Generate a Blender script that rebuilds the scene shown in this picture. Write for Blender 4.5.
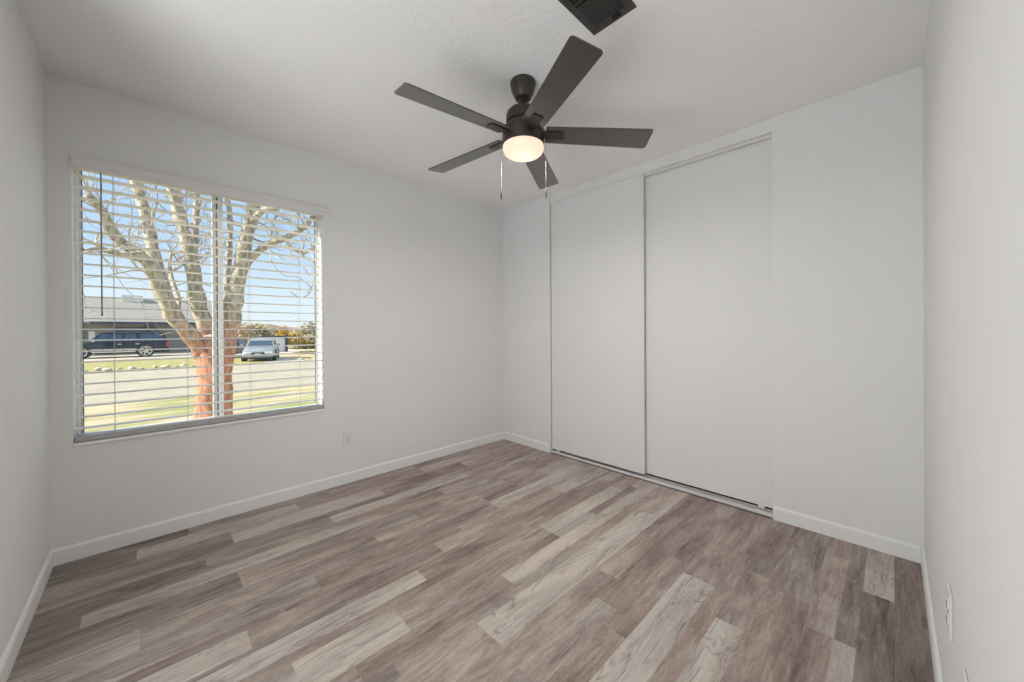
import bpy, bmesh, math, random
from mathutils import Vector, Matrix, noise as mnoise

# ------------------------------------------------------------------ clear
for o in list(bpy.data.objects):
    bpy.data.objects.remove(o, do_unlink=True)
SC = bpy.context.scene
COL = SC.collection
PI = math.pi
R = math.radians

# ------------------------------------------------------------------ camera
# world axes: +Y through the window, +X towards the wardrobe; floor is z = 0
F, PITCH, ROLL, YAW, CY, CH = 372.4, -0.00335, -0.00527, 0.7735, 332.22, 1.154
fw = Vector((math.sin(YAW), math.cos(YAW), 0)); rt = Vector((math.cos(YAW), -math.sin(YAW), 0)); up = Vector((0, 0, 1))
f2 = fw*math.cos(PITCH) + up*math.sin(PITCH); u2 = up*math.cos(PITCH) - fw*math.sin(PITCH)
r3 = rt*math.cos(ROLL) + u2*math.sin(ROLL); u3 = u2*math.cos(ROLL) - rt*math.sin(ROLL)
cam_d = bpy.data.cameras.new('camera')
cam_d.sensor_fit = 'HORIZONTAL'; cam_d.sensor_width = 36
cam_d.lens = F/1024*36
cam_d.shift_y = -(341-CY)/1024
cam_d.clip_start = 0.02; cam_d.clip_end = 2000
cam = bpy.data.objects.new('camera', cam_d); COL.objects.link(cam)
m = Matrix((r3, u3, -f2)).transposed().to_4x4()
m.translation = Vector((0, 0, CH))
cam.matrix_world = m
SC.camera = cam

# ------------------------------------------------------------------ colour management
SC.view_settings.view_transform = 'Standard'
SC.view_settings.look = 'None'
SC.view_settings.gamma = 1
SC.view_settings.use_curve_mapping = False
SC.view_settings.exposure = 0.0

# ------------------------------------------------------------------ sky and sun
W = bpy.data.worlds.new('sky'); SC.world = W; W.use_nodes = True
nt = W.node_tree; nt.nodes.clear()
wo = nt.nodes.new('ShaderNodeOutputWorld'); bg = nt.nodes.new('ShaderNodeBackground')
tc = nt.nodes.new('ShaderNodeTexCoord'); sx = nt.nodes.new('ShaderNodeSeparateXYZ'); rp = nt.nodes.new('ShaderNodeValToRGB')
nt.links.new(tc.outputs['Generated'], sx.inputs[0]); nt.links.new(sx.outputs['Z'], rp.inputs[0])
nt.links.new(rp.outputs[0], bg.inputs[0]); nt.links.new(bg.outputs[0], wo.inputs[0])
e = rp.color_ramp.elements
e[0].position = 0.0; e[0].color = (0.80, 0.86, 0.88, 1)
e[1].position = 0.9; e[1].color = (0.70, 0.78, 0.92, 1)
for ps, c in ((0.06, (0.72, 0.84, 0.93, 1)), (0.18, (0.50, 0.68, 0.90, 1)), (0.32, (0.40, 0.60, 0.88, 1)), (0.50, (0.62, 0.74, 0.95, 1))):
    k = e.new(ps); k.color = c
bg.inputs[1].default_value = 1.15
sun_d = bpy.data.lights.new('sun', 'SUN'); sun_d.energy = 9.5; sun_d.angle = R(0.6); sun_d.color = (1, 0.93, 0.80)
sun = bpy.data.objects.new('sun', sun_d); COL.objects.link(sun)
sun.rotation_euler = Vector((0.86, -0.215, -0.50)).to_track_quat('-Z', 'Y').to_euler()
sun.location = (-20, -6, 15)

# fill light: unseen area light added beyond the left opening to brighten the room
fill_d = bpy.data.lights.new('fill_light', 'AREA'); fill_d.shape = 'RECTANGLE'
fill_d.size = 2.0; fill_d.size_y = 1.5; fill_d.energy = 57; fill_d.color = (0.965, 0.98, 1)
fill = bpy.data.objects.new('fill_light', fill_d); COL.objects.link(fill)
fill.location = (-1.50, 0.85, 0.85)
fill.rotation_euler = Vector((1, 0, 1.25)).to_track_quat('-Z', 'Z').to_euler()
LAMP_ENERGY = 9.5

# ------------------------------------------------------------------ helpers
def tag(o, label=None, cat=None, group=None, kind=None):
    if label: o['label'] = label
    if cat: o['category'] = cat
    if group: o['group'] = group
    if kind: o['kind'] = kind
    return o

def empty(name, loc=(0, 0, 0), rz=0.0):
    o = bpy.data.objects.new(name, None); COL.objects.link(o)
    o.empty_display_size = 0.05
    o.location = loc; o.rotation_euler = (0, 0, rz)
    return o

def obj(name, bm, mat, parent=None, smooth=False, loc=None, bevel=None, seg=2, angle=35):
    me = bpy.data.meshes.new(name)
    bmesh.ops.recalc_face_normals(bm, faces=bm.faces)
    bm.to_mesh(me); bm.free()
    o = bpy.data.objects.new(name, me); COL.objects.link(o)
    for mm in (mat if isinstance(mat, (list, tuple)) else [mat]): me.materials.append(mm)
    if parent: o.parent = parent
    if loc: o.location = loc
    if bevel:
        b = o.modifiers.new('bevel', 'BEVEL'); b.width = bevel; b.segments = seg; b.limit_method = 'ANGLE'; b.angle_limit = R(angle)
    if smooth or bevel:
        for p in me.polygons: p.use_smooth = True
        if not smooth or smooth == 'auto':
            for p in me.polygons: p.use_smooth = False
    if smooth == 'auto':
        for p in me.polygons: p.use_smooth = True
        me.set_sharp_from_angle(angle=R(angle))
    return o

def box(bm, x0, x1, y0, y1, z0, z1, M=None):
    vs = [Vector((x, y, z)) for x in (x0, x1) for y in (y0, y1) for z in (z0, z1)]
    if M: vs = [M @ v for v in vs]
    v = [bm.verts.new(c) for c in vs]
    for f in ((0, 1, 3, 2), (4, 6, 7, 5), (0, 4, 5, 1), (2, 3, 7, 6), (0, 2, 6, 4), (1, 5, 7, 3)):
        bm.faces.new([v[i] for i in f])
    return v

def bmbox(*a, M=None):
    bm = bmesh.new(); box(bm, *a, M=M); return bm

def lathe(bm, prof, n=40, M=None, cap=True):
    rings = []
    for r, z in prof:
        if r < 1e-5:
            p = Vector((0, 0, z)); rings.append([bm.verts.new(M @ p if M else p)])
        else:
            ring = []
            for i in range(n):
                a = 2*PI*i/n; p = Vector((r*math.cos(a), r*math.sin(a), z))
                ring.append(bm.verts.new(M @ p if M else p))
            rings.append(ring)
    for a, b in zip(rings, rings[1:]):
        for i in range(n):
            j = (i+1) % n
            if len(a) == 1 and len(b) == 1: continue
            if len(a) == 1: bm.faces.new((a[0], b[j], b[i]))
            elif len(b) == 1: bm.faces.new((a[i], a[j], b[0]))
            else: bm.faces.new((a[i], a[j], b[j], b[i]))
    if cap:
        for rg in (rings[0], rings[-1]):
            if len(rg) > 2:
                try: bm.faces.new(rg)
                except ValueError: pass

def tube(bm, pts, radii, n=8, rough=0.0, seed=0):
    """tapered tube along a polyline with parallel-transported rings"""
    pts = [Vector(p) for p in pts]
    if not isinstance(radii, (list, tuple)): radii = [radii]*len(pts)
    t0 = (pts[1]-pts[0]).normalized()
    ax = t0.orthogonal().normalized(); prev = None
    for i, p in enumerate(pts):
        if i == 0: t = t0
        elif i == len(pts)-1: t = (pts[-1]-pts[-2]).normalized()
        else: t = (pts[i+1]-pts[i-1]).normalized()
        ax = (ax - t*ax.dot(t)).normalized(); bx = t.cross(ax)
        ring = []
        for k in range(n):
            a = 2*PI*k/n
            r = radii[i]
            d = ax*math.cos(a)+bx*math.sin(a)
            if rough: r *= 1+rough*mnoise.noise((p+d*0.2)*5+Vector((seed, 0, 0)))
            ring.append(bm.verts.new(p+d*r))
        if prev:
            for k in range(n):
                bm.faces.new((prev[k], prev[(k+1) % n], ring[(k+1) % n], ring[k]))
        else: bm.faces.new(list(reversed(ring)))
        prev = ring
    bm.faces.new(prev)

def smooth_path(pts, k=4):
    """Catmull-Rom resampling"""
    P = [Vector(p) for p in pts]; P = [P[0]*2-P[1]]+P+[P[-1]*2-P[-2]]
    out = []
    for i in range(1, len(P)-2):
        a, b, c, d = P[i-1:i+3]
        for s in range(k):
            t = s/k
            out.append(0.5*((2*b)+(c-a)*t+(2*a-5*b+4*c-d)*t*t+(3*b-a-3*c+d)*t**3))
    out.append(P[-2]); return out

def prism(bm, poly, axis, a0, a1, M=None):
    """extrude polygon (2-D) along an axis: 'x' poly=(y,z); 'y' poly=(x,z); 'z' poly=(x,y)"""
    def mk(p, a):
        v = {'x': (a, p[0], p[1]), 'y': (p[0], a, p[1]), 'z': (p[0], p[1], a)}[axis]
        v = Vector(v); return M @ v if M else v
    A = [bm.verts.new(mk(p, a0)) for p in poly]; B = [bm.verts.new(mk(p, a1)) for p in poly]
    bm.faces.new(A); bm.faces.new(list(reversed(B)))
    n = len(poly)
    for i in range(n):
        bm.faces.new((A[i], B[i], B[(i+1) % n], A[(i+1) % n]))

def copy_tree(o, parent=None):
    c = o.copy(); COL.objects.link(c)
    if parent: c.parent = parent
    for ch in list(o.children): copy_tree(ch, c)
    return c

# ------------------------------------------------------------------ materials
def mat(name, color, rough=0.5, metal=0.0, spec=0.5):
    M = bpy.data.materials.new(name); M.use_nodes = True
    b = M.node_tree.nodes['Principled BSDF']
    b.inputs['Base Color'].default_value = (*color, 1); b.inputs['Roughness'].default_value = rough
    b.inputs['Metallic'].default_value = metal; b.inputs['Specular IOR Level'].default_value = spec
    return M

def nd(M, t): return M.node_tree.nodes.new(t)
def lk(M, a, b): M.node_tree.links.new(a, b)

def noise_mat(name, c1, c2, scale=5.0, rough=0.7, detail=4, stretch=(1, 1, 1), bump=0.0, bscale=None, lo=0.35, hi=0.65, metal=0.0, bdist=0.01):
    M = mat(name, c1, rough, metal); b = M.node_tree.nodes['Principled BSDF']
    t = nd(M, 'ShaderNodeTexCoord'); mp = nd(M, 'ShaderNodeMapping'); n = nd(M, 'ShaderNodeTexNoise'); r = nd(M, 'ShaderNodeValToRGB')
    lk(M, t.outputs['Object'], mp.inputs[0]); mp.inputs['Scale'].default_value = stretch
    lk(M, mp.outputs[0], n.inputs['Vector']); n.inputs['Scale'].default_value = scale; n.inputs['Detail'].default_value = detail
    lk(M, n.outputs['Fac'], r.inputs[0]); lk(M, r.outputs[0], b.inputs['Base Color'])
    r.color_ramp.elements[0].position = lo; r.color_ramp.elements[0].color = (*c1, 1)
    r.color_ramp.elements[1].position = hi; r.color_ramp.elements[1].color = (*c2, 1)
    if bump:
        bn = nd(M, 'ShaderNodeTexNoise'); bn.inputs['Scale'].default_value = bscale or scale*3; bn.inputs['Detail'].default_value = 5
        lk(M, mp.outputs[0], bn.inputs['Vector'])
        bu = nd(M, 'ShaderNodeBump'); bu.inputs['Strength'].default_value = bump; bu.inputs['Distance'].default_value = bdist
        lk(M, bn.outputs['Fac'], bu.inputs['Height']); lk(M, bu.outputs[0], b.inputs['Normal'])
    return M

M_wall = noise_mat('wall_paint', (0.83, 0.828, 0.822), (0.845, 0.843, 0.837), 3, 0.85, bump=0.35, bscale=70, bdist=0.004)
M_ceil = noise_mat('ceiling_paint', (0.915, 0.912, 0.905), (0.93, 0.927, 0.92), 3, 0.9, bump=0.5, bscale=38, bdist=0.006)
M_trim = mat('trim_paint', (0.88, 0.88, 0.87), 0.45)
M_door = noise_mat('door_panel_white', (0.82, 0.818, 0.812), (0.835, 0.833, 0.827), 2, 0.6)
M_doorframe = mat('door_edge_white', (0.82, 0.815, 0.80), 0.4)
M_track = mat('track_white_metal', (0.80, 0.79, 0.77), 0.35)
M_dark = mat('dark_gap', (0.015, 0.014, 0.013), 0.8)
M_blind = mat('blind_white', (0.90, 0.895, 0.88), 0.45)
M_rail = mat('blind_rail', (0.80, 0.79, 0.78), 0.5)
M_botrail = mat('blind_bottom_rail', (0.46, 0.455, 0.445), 0.35)  # grey in the colour stands in for shade on a white rail
M_sill = mat('sill_gloss_white', (0.93, 0.93, 0.92), 0.3)
M_cord = mat('blind_cord', (0.62, 0.60, 0.56), 0.8)
M_wand = mat('wand_plastic', (0.30, 0.27, 0.25), 0.35)
M_vinyl = mat('window_vinyl', (0.88, 0.89, 0.90), 0.4)
M_gasket = mat('gasket', (0.12, 0.12, 0.125), 0.7)
M_plate = mat('plate_white', (0.80, 0.79, 0.77), 0.4)
M_slot = mat('slot_dark', (0.10, 0.095, 0.09), 0.6)
M_bronze = mat('fan_bronze', (0.060, 0.054, 0.048), 0.38, 0.55)
M_chain = mat('chain_metal', (0.20, 0.19, 0.17), 0.5, 0.4)
M_pend = mat('pendant_dark', (0.045, 0.04, 0.036), 0.4, 0.4)
M_blade = noise_mat('blade_dark_wood', (0.026, 0.022, 0.019), (0.038, 0.032, 0.028), 6, 0.30, stretch=(1, 1, 1))
M_blade.node_tree.nodes['Principled BSDF'].inputs['Specular IOR Level'].default_value = 1.0
M_blade.node_tree.nodes['Principled BSDF'].inputs['Coat Weight'].default_value = 0.9
M_blade.node_tree.nodes['Principled BSDF'].inputs['Coat Roughness'].default_value = 0.24
M_vent = mat('vent_bronze', (0.055, 0.051, 0.047), 0.45, 0.2)
M_ventd = mat('vent_inside', (0.010, 0.009, 0.009), 0.9)
M_lens = bpy.data.materials.new('frosted_lens'); M_lens.use_nodes = True
b = M_lens.node_tree.nodes['Principled BSDF']
b.inputs['Base Color'].default_value = (0.85, 0.80, 0.70, 1); b.inputs['Roughness'].default_value = 0.4
b.inputs['Base Color'].default_value = (0.30, 0.27, 0.23, 1)
b.inputs['Emission Color'].default_value = (1.0, 0.77, 0.58, 1)
t_ = nd(M_lens, 'ShaderNodeTexCoord'); v_ = nd(M_lens, 'ShaderNodeVectorMath'); v_.operation = 'MULTIPLY'; v_.inputs[1].default_value = (1, 1, 0)
l_ = nd(M_lens, 'ShaderNodeVectorMath'); l_.operation = 'LENGTH'; g_ = nd(M_lens, 'ShaderNodeMapRange')      # brightest over the bulbs in the middle
lk(M_lens, t_.outputs['Object'], v_.inputs[0]); lk(M_lens, v_.outputs[0], l_.inputs[0]); lk(M_lens, l_.outputs['Value'], g_.inputs[0])
g_.interpolation_type = 'SMOOTHSTEP'
g_.inputs['From Min'].default_value = 0.01; g_.inputs['From Max'].default_value = 0.10; g_.inputs['To Min'].default_value = 1.30; g_.inputs['To Max'].default_value = 0.92
lk(M_lens, g_.outputs[0], b.inputs['Emission Strength'])

M_glass = bpy.data.materials.new('window_glass'); M_glass.use_nodes = True
n_ = M_glass.node_tree; n_.nodes.clear()
o_ = n_.nodes.new('ShaderNodeOutputMaterial'); mx = n_.nodes.new('ShaderNodeMixShader'); tr = n_.nodes.new('ShaderNodeBsdfTransparent'); gl = n_.nodes.new('ShaderNodeBsdfGlossy')
lwt = n_.nodes.new('ShaderNodeLayerWeight'); lwt.inputs['Blend'].default_value = 0.5
pw = n_.nodes.new('ShaderNodeMath'); pw.operation = 'POWER'; pw.inputs[1].default_value = 5.0
fr = n_.nodes.new('ShaderNodeMath'); fr.operation = 'MULTIPLY_ADD'; fr.inputs[1].default_value = 0.6; fr.inputs[2].default_value = 0.02
n_.links.new(lwt.outputs['Facing'], pw.inputs[0]); n_.links.new(pw.outputs[0], fr.inputs[0])
gl.inputs['Roughness'].default_value = 0.02; tr.inputs['Color'].default_value = (0.97, 0.985, 0.98, 1)
n_.links.new(fr.outputs[0], mx.inputs[0]); n_.links.new(tr.outputs[0], mx.inputs[1]); n_.links.new(gl.outputs[0], mx.inputs[2]); n_.links.new(mx.outputs[0], o_.inputs[0])

# vinyl plank floor: each plank face carries its own tone and seed
M_floor = mat('vinyl_planks', (0.3, 0.26, 0.24), 0.5, 0, 0.35)
def floor_nodes():
    M = M_floor; b = M.node_tree.nodes['Principled BSDF']
    t = nd(M, 'ShaderNodeTexCoord'); at = nd(M, 'ShaderNodeAttribute'); at.attribute_name = 'plank'
    sp = nd(M, 'ShaderNodeSeparateColor'); lk(M, at.outputs['Color'], sp.inputs[0])      # R tone, G seed, B warmth
    cb = nd(M, 'ShaderNodeCombineXYZ')
    ml = nd(M, 'ShaderNodeMath'); ml.operation = 'MULTIPLY'; ml.inputs[1].default_value = 37.0
    lk(M, sp.outputs['Green'], ml.inputs[0])
    for k in range(3): lk(M, ml.outputs[0], cb.inputs[k])
    ad = nd(M, 'ShaderNodeVectorMath'); ad.operation = 'ADD'
    lk(M, t.outputs['Object'], ad.inputs[0]); lk(M, cb.outputs[0], ad.inputs[1])
    def nz(stretch, scale, detail, rough=0.55, dist=0.0):
        mp = nd(M, 'ShaderNodeMapping'); mp.inputs['Scale'].default_value = stretch
        lk(M, ad.outputs[0], mp.inputs[0])
        n = nd(M, 'ShaderNodeTexNoise'); lk(M, mp.outputs[0], n.inputs['Vector'])
        n.inputs['Scale'].default_value = scale; n.inputs['Detail'].default_value = detail; n.inputs['Roughness'].default_value = rough
        n.inputs['Distortion'].default_value = dist
        return n.outputs['Fac'], mp
    def math_(op, a, c):
        q = nd(M, 'ShaderNodeMath'); q.operation = op
        for i, v in enumerate((a, c)):
            if isinstance(v, (int, float)): q.inputs[i].default_value = v
            else: lk(M, v, q.inputs[i])
        return q.outputs[0]
    blotch, _ = nz((1.0, 5.0, 1), 1.6, 4, 0.6, 0.6)       # long soft streaks
    grain, _ = nz((3.2, 30.0, 1), 2.4, 8, 0.78, 0.5)        # fine grain
    fleck, _ = nz((14.0, 34.0, 1), 2.6, 4, 0.7)
    streak, _ = nz((1.3, 11.0, 1), 2.3, 6, 0.68, 1.2)      # ragged dark streaks and knots
    # tone = plank tone + streaks + grain
    v = math_('ADD', sp.outputs['Red'], math_('MULTIPLY', math_('SUBTRACT', blotch, 0.5), 1.1))
    v = math_('ADD', v, math_('MULTIPLY', math_('SUBTRACT', grain, 0.5), 0.75))
    v = math_('ADD', v, math_('MULTIPLY', math_('SUBTRACT', fleck, 0.5), 0.34))
    v = math_('SUBTRACT', v, math_('MULTIPLY', nd_clamp(M, math_('MULTIPLY', math_('SUBTRACT', streak, 0.540), 6.0)), 0.25))
    v = math_('ADD', v, 0.03)
    r = nd(M, 'ShaderNodeValToRGB'); lk(M, v, r.inputs[0])
    el = r.color_ramp.elements
    el[0].position = 0.05; el[0].color = (0.118, 0.098, 0.085, 1)
    el[1].position = 0.95; el[1].color = (0.655, 0.61, 0.55, 1)
    for ps, c in ((0.30, (0.240, 0.201, 0.177, 1)), (0.50, (0.372, 0.316, 0.283, 1)), (0.70, (0.515, 0.470, 0.425, 1))):
        k = el.new(ps); k.color = c
    # pinkish / greyish drift
    drift, _ = nz((0.8, 3.0, 1), 1.3, 2)
    hs = nd(M, 'ShaderNodeMix'); hs.data_type = 'RGBA'; hs.blend_type = 'MULTIPLY'
    hr = nd(M, 'ShaderNodeValToRGB'); lk(M, math_('ADD', drift, math_('SUBTRACT', sp.outputs['Blue'], 0.5)), hr.inputs[0])
    hr.color_ramp.elements[0].position = 0.35; hr.color_ramp.elements[0].color = (0.985, 0.985, 0.975, 1)
    hr.color_ramp.elements[1].position = 0.65; hr.color_ramp.elements[1].color = (1.06, 0.97, 0.945, 1)
    hs.inputs['Factor'].default_value = 1.0
    lk(M, r.outputs[0], hs.inputs['A']); lk(M, hr.outputs[0], hs.inputs['B'])
    # dark cathedral lines, mainly on the pale boards
    wmp = nd(M, 'ShaderNodeMapping'); wmp.inputs['Scale'].default_value = (1.0, 7.5, 1); lk(M, ad.outputs[0], wmp.inputs[0])
    wv = nd(M, 'ShaderNodeTexNoise'); wv.inputs['Scale'].default_value = 1.5; wv.inputs['Detail'].default_value = 3; wv.inputs['Distortion'].default_value = 0.5; wv.inputs['Roughness'].default_value = 0.5
    lk(M, wmp.outputs[0], wv.inputs['Vector'])
    rings = math_('FRACT', math_('MULTIPLY', wv.outputs['Fac'], 17.0), 0)
    line = math_('SUBTRACT', 1.0, math_('MULTIPLY', math_('ABSOLUTE', math_('SUBTRACT', rings, 0.5), 0), 5.0))
    line = nd_clamp(M, line)
    patch, _ = nz((1.6, 9.0, 1), 1.9, 2)
    pk = nd_clamp(M, math_('MULTIPLY', math_('SUBTRACT', patch, 0.43), 7.0))
    amt = math_('MULTIPLY', line, math_('MULTIPLY', pk, nd_clamp(M, math_('ADD', math_('MULTIPLY', math_('SUBTRACT', sp.outputs['Red'], 0.60), 4.0), 0.20))))
    dk = nd(M, 'ShaderNodeMix'); dk.data_type = 'RGBA'
    lk(M, math_('MULTIPLY', amt, 0.80), dk.inputs['Factor']); lk(M, hs.outputs['Result'], dk.inputs['A']); dk.inputs['B'].default_value = (0.17, 0.145, 0.125, 1)
    lk(M, dk.outputs['Result'], b.inputs['Base Color'])
    bu = nd(M, 'ShaderNodeBump'); bu.inputs['Strength'].default_value = 0.12; bu.inputs['Distance'].default_value = 0.002
    lk(M, grain, bu.inputs['Height']); lk(M, bu.outputs[0], b.inputs['Normal'])
def nd_clamp(M, s):
    q = nd(M, 'ShaderNodeClamp'); lk(M, s, q.inputs[0]); return q.outputs[0]
floor_nodes()

M_street = noise_mat('asphalt', (0.37, 0.33, 0.25), (0.43, 0.385, 0.295), 1.2, 0.9, 6)
M_yard = noise_mat('dry_lawn', (0.26, 0.28, 0.09), (0.52, 0.42, 0.28), 1.5, 0.95, 6, (0.35, 1, 1), lo=0.38, hi=0.58)
M_kerb_grass = noise_mat('verge_grass', (0.30, 0.28, 0.08), (0.38, 0.335, 0.14), 2.0, 0.95, 5)
M_drive = noise_mat('driveway_concrete', (0.46, 0.41, 0.34), (0.52, 0.465, 0.39), 0.8, 0.9, 5)
M_far = noise_mat('desert_ground', (0.42, 0.34, 0.16), (0.54, 0.45, 0.29), 0.15, 0.95, 6, (0.5, 1, 1))
M_hill = noise_mat('dry_hills', (0.30, 0.23, 0.165), (0.38, 0.30, 0.21), 0.03, 0.95, 6)
M_rock = noise_mat('pale_rock', (0.42, 0.38, 0.33), (0.60, 0.55, 0.48), 6, 0.9, 4, bump=0.4)
M_shingle = noise_mat('grey_shingles', (0.26, 0.25, 0.23), (0.34, 0.325, 0.30), 9, 0.9, 3, (1, 2.2, 2.2))
M_stucco = noise_mat('grey_stucco', (0.27, 0.255, 0.23), (0.30, 0.285, 0.26), 6, 0.9)
M_beige = mat('beige_stucco', (0.30, 0.27, 0.21), 0.9)
M_fascia = mat('dark_fascia', (0.05, 0.08, 0.12), 0.6)
M_winglass = mat('dark_window_glass', (0.02, 0.04, 0.08), 0.1)
M_navy = mat('navy_car_paint', (0.006, 0.014, 0.026), 0.18, 0.1, 0.6)
M_silver = mat('silver_car_paint', (0.30, 0.335, 0.345), 0.25, 0.15, 0.6)
M_carglass = mat('car_glass', (0.03, 0.075, 0.12), 0.08, 0, 0.8)
M_tyre = mat('tyre_rubber', (0.02, 0.02, 0.021), 0.8)
M_rim = mat('alloy_rim', (0.72, 0.70, 0.66), 0.25, 0.6)
M_chrome = mat('chrome_strip', (0.75, 0.75, 0.73), 0.15, 0.8)
M_taillight = mat('tail_light_red', (0.55, 0.02, 0.02), 0.25)
M_headlight = mat('headlight_clear', (0.85, 0.86, 0.82), 0.1)
M_grille = mat('grille_black', (0.02, 0.022, 0.024), 0.4)
M_numplate = mat('number_plate_white', (0.78, 0.78, 0.76), 0.5)
M_white_panel = mat('white_painted_panel', (0.74, 0.73, 0.70), 0.6)
M_rail_dark = mat('dark_rail', (0.06, 0.06, 0.06), 0.6)
M_bush_olive = noise_mat('olive_foliage', (0.22, 0.18, 0.05), (0.34, 0.28, 0.09), 3, 0.95)
M_bush_green = noise_mat('grey_green_foliage', (0.34, 0.32, 0.20), (0.50, 0.45, 0.30), 3, 0.95)
M_bush_gold = noise_mat('golden_foliage', (0.55, 0.38, 0.08), (0.68, 0.50, 0.16), 3, 0.95)
M_bush_tan = noise_mat('tan_brush', (0.50, 0.41, 0.27), (0.64, 0.53, 0.37), 3, 0.95)

# bark: terracotta trunk, cream limbs (the colour of the bark itself changes with height)
M_bark = mat('bark', (0.5, 0.4, 0.3), 0.9)
def bark_nodes():
    M = M_bark; b = M.node_tree.nodes['Principled BSDF']
    t = nd(M, 'ShaderNodeTexCoord'); s = nd(M, 'ShaderNodeSeparateXYZ'); lk(M, t.outputs['Object'], s.inputs[0])
    n = nd(M, 'ShaderNodeTexNoise'); n.inputs['Scale'].default_value = 4; n.inputs['Detail'].default_value = 6
    mp = nd(M, 'ShaderNodeMapping'); mp.inputs['Scale'].default_value = (1.6, 1.6, 0.6); lk(M, t.outputs['Object'], mp.inputs[0]); lk(M, mp.outputs[0], n.inputs['Vector'])
    a = nd(M, 'ShaderNodeMath'); a.operation = 'MULTIPLY_ADD'; a.inputs[1].default_value = 0.9
    lk(M, n.outputs['Fac'], a.inputs[0]); lk(M, s.outputs['Z'], a.inputs[2])
    r = nd(M, 'ShaderNodeValToRGB'); mr = nd(M, 'ShaderNodeMapRange')
    mr.inputs['From Min'].default_value = 1.80; mr.inputs['From Max'].default_value = 2.35
    lk(M, a.outputs[0], mr.inputs[0]); lk(M, mr.outputs[0], r.inputs[0])
    r.color_ramp.elements[0].color = (0.58, 0.28, 0.175, 1); r.color_ramp.elements[1].color = (0.52, 0.465, 0.365, 1)
    n2 = nd(M, 'ShaderNodeTexNoise'); n2.inputs['Scale'].default_value = 14; n2.inputs['Detail'].default_value = 5; lk(M, mp.outputs[0], n2.inputs['Vector'])
    r2 = nd(M, 'ShaderNodeValToRGB'); lk(M, n2.outputs['Fac'], r2.inputs[0])
    r2.color_ramp.elements[0].position = 0.3; r2.color_ramp.elements[0].color = (0.36, 0.335, 0.31, 1); r2.color_ramp.elements[1].position = 0.6; r2.color_ramp.elements[1].color = (1, 1, 1, 1)
    mx = nd(M, 'ShaderNodeMix'); mx.data_type = 'RGBA'; mx.blend_type = 'MULTIPLY'; mx.inputs['Factor'].default_value = 1
    lk(M, r.outputs[0], mx.inputs['A']); lk(M, r2.outputs[0], mx.inputs['B']); lk(M, mx.outputs['Result'], b.inputs['Base Color'])
    bu = nd(M, 'ShaderNodeBump'); bu.inputs['Strength'].default_value = 0.6; bu.inputs['Distance'].default_value = 0.02
    lk(M, n2.outputs['Fac'], bu.inputs['Height']); lk(M, bu.outputs[0], b.inputs['Normal'])
bark_nodes()
M_twig = noise_mat('twig_bark', (0.30, 0.26, 0.21), (0.58, 0.52, 0.43), 3, 0.9)

# ================================================================== THE ROOM
XL, XC, YR, YW, H = -0.354, 2.7192, -0.1036, 2.9185, 2.44
T = 0.12
def struct(name, bm, M, **k): return tag(obj(name, bm, M, **k), kind='structure')

# ---- floor: planks laid along X, boundaries and butt joints as seen
random.seed(11)
strips = []      # (y_hi, y_lo, [(x0, x1, tone, warm), ...])
XA, XB = XL-0.02, XC+0.05
def row(yh, yl, cuts):
    """cuts: list of (x_end, tone, warm) from left to right"""
    x = XA; L = []
    for xe, tn, wm in cuts:
        L.append((x, xe, tn, wm)); x = xe
    strips.append((yh, yl, L))
D, MD, MI, LT, VL = 0.26, 0.38, 0.48, 0.70, 0.84
row(2.93, 2.81, [(0.16, 0.24, .4), (0.92, .34, .5), (1.62, .44, .55), (2.2, .42, .6), (XB, .46, .5)])
row(2.81, 2.684, [(-0.05, .30, .4), (0.70, LT, .42), (1.62, .40, .6), (2.12, .68, .5), (XB, .50, .55)])
row(2.684, 2.525, [(0.33, .36, .4), (1.20, .66, .45), (1.95, .38, .6), (2.4, .52, .5), (XB, .40, .6)])
row(2.525, 2.462, [(0.60, .30, .4), (1.4, .34, .5), (2.2, .44, .6), (XB, .42, .55)])
row(2.462, 2.368, [(0.20, .34, .4), (0.80, .42, .4), (1.83, .72, .5), (XB, .44, .6)])
row(2.368, 2.312, [(0.45, .30, .4), (1.55, .40, .55), (2.1, .36, .6), (XB, .50, .5)])
row(2.312, 2.218, [(-0.20, .28, .4), (0.715, .74, .45), (1.5, .46, .65), (2.2, .52, .5), (XB, .44, .6)])
row(2.218, 2.055, [(0.30, .32, .35), (1.20, .40, .5), (1.95, .50, .6), (XB, .42, .55)])
row(2.055, 1.912, [(-0.03, .66, .4), (0.90, .42, .4), (1.64, .46, .6), (2.3, .40, .6), (XB, .54, .5)])
row(1.912, 1.80, [(0.55, .44, .4), (1.635, .46, .6), (2.62, .74, .5), (XB, .4, .6)])
row(1.80, 1.752, [(0.40, .42, .4), (1.3, .36, .55), (2.1, .44, .6), (XB, .62, .5)])
row(1.752, 1.636, [(0.265, .74, .4), (1.10, .36, .5), (2.11, .48, .6), (XB, .70, .5)])
row(1.636, 1.612, [(0.6, .40, .45), (1.7, .44, .6), (XB, .40, .6)])
row(1.612, 1.515, [(0.92, .72, .45), (1.75, .44, .65), (2.3, .40, .6), (XB, .50, .5)])
row(1.515, 1.465, [(0.70, .42, .55), (1.6, .40, .65), (2.35, .46, .6), (XB, .36, .6)])
row(1.465, 1.36, [(0.35, .55, .45), (0.72, .72, .45), (1.643, .44, .55), (2.45, .72, .5), (XB, .38, .65)])
row(1.36, 1.303, [(0.72, .74, .45), (1.64, .38, .55), (2.0, .56, .5), (2.55, .40, .6), (XB, .62, .5)])
row(1.303, 1.214, [(0.50, .34, .45), (1.185, .44, .6), (2.05, .74, .5), (XB, .66, .5)])
row(1.214, 1.150, [(0.6, .34, .4), (1.6, .46, .6), (2.3, .44, .6), (XB, .42, .55)])
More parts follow.
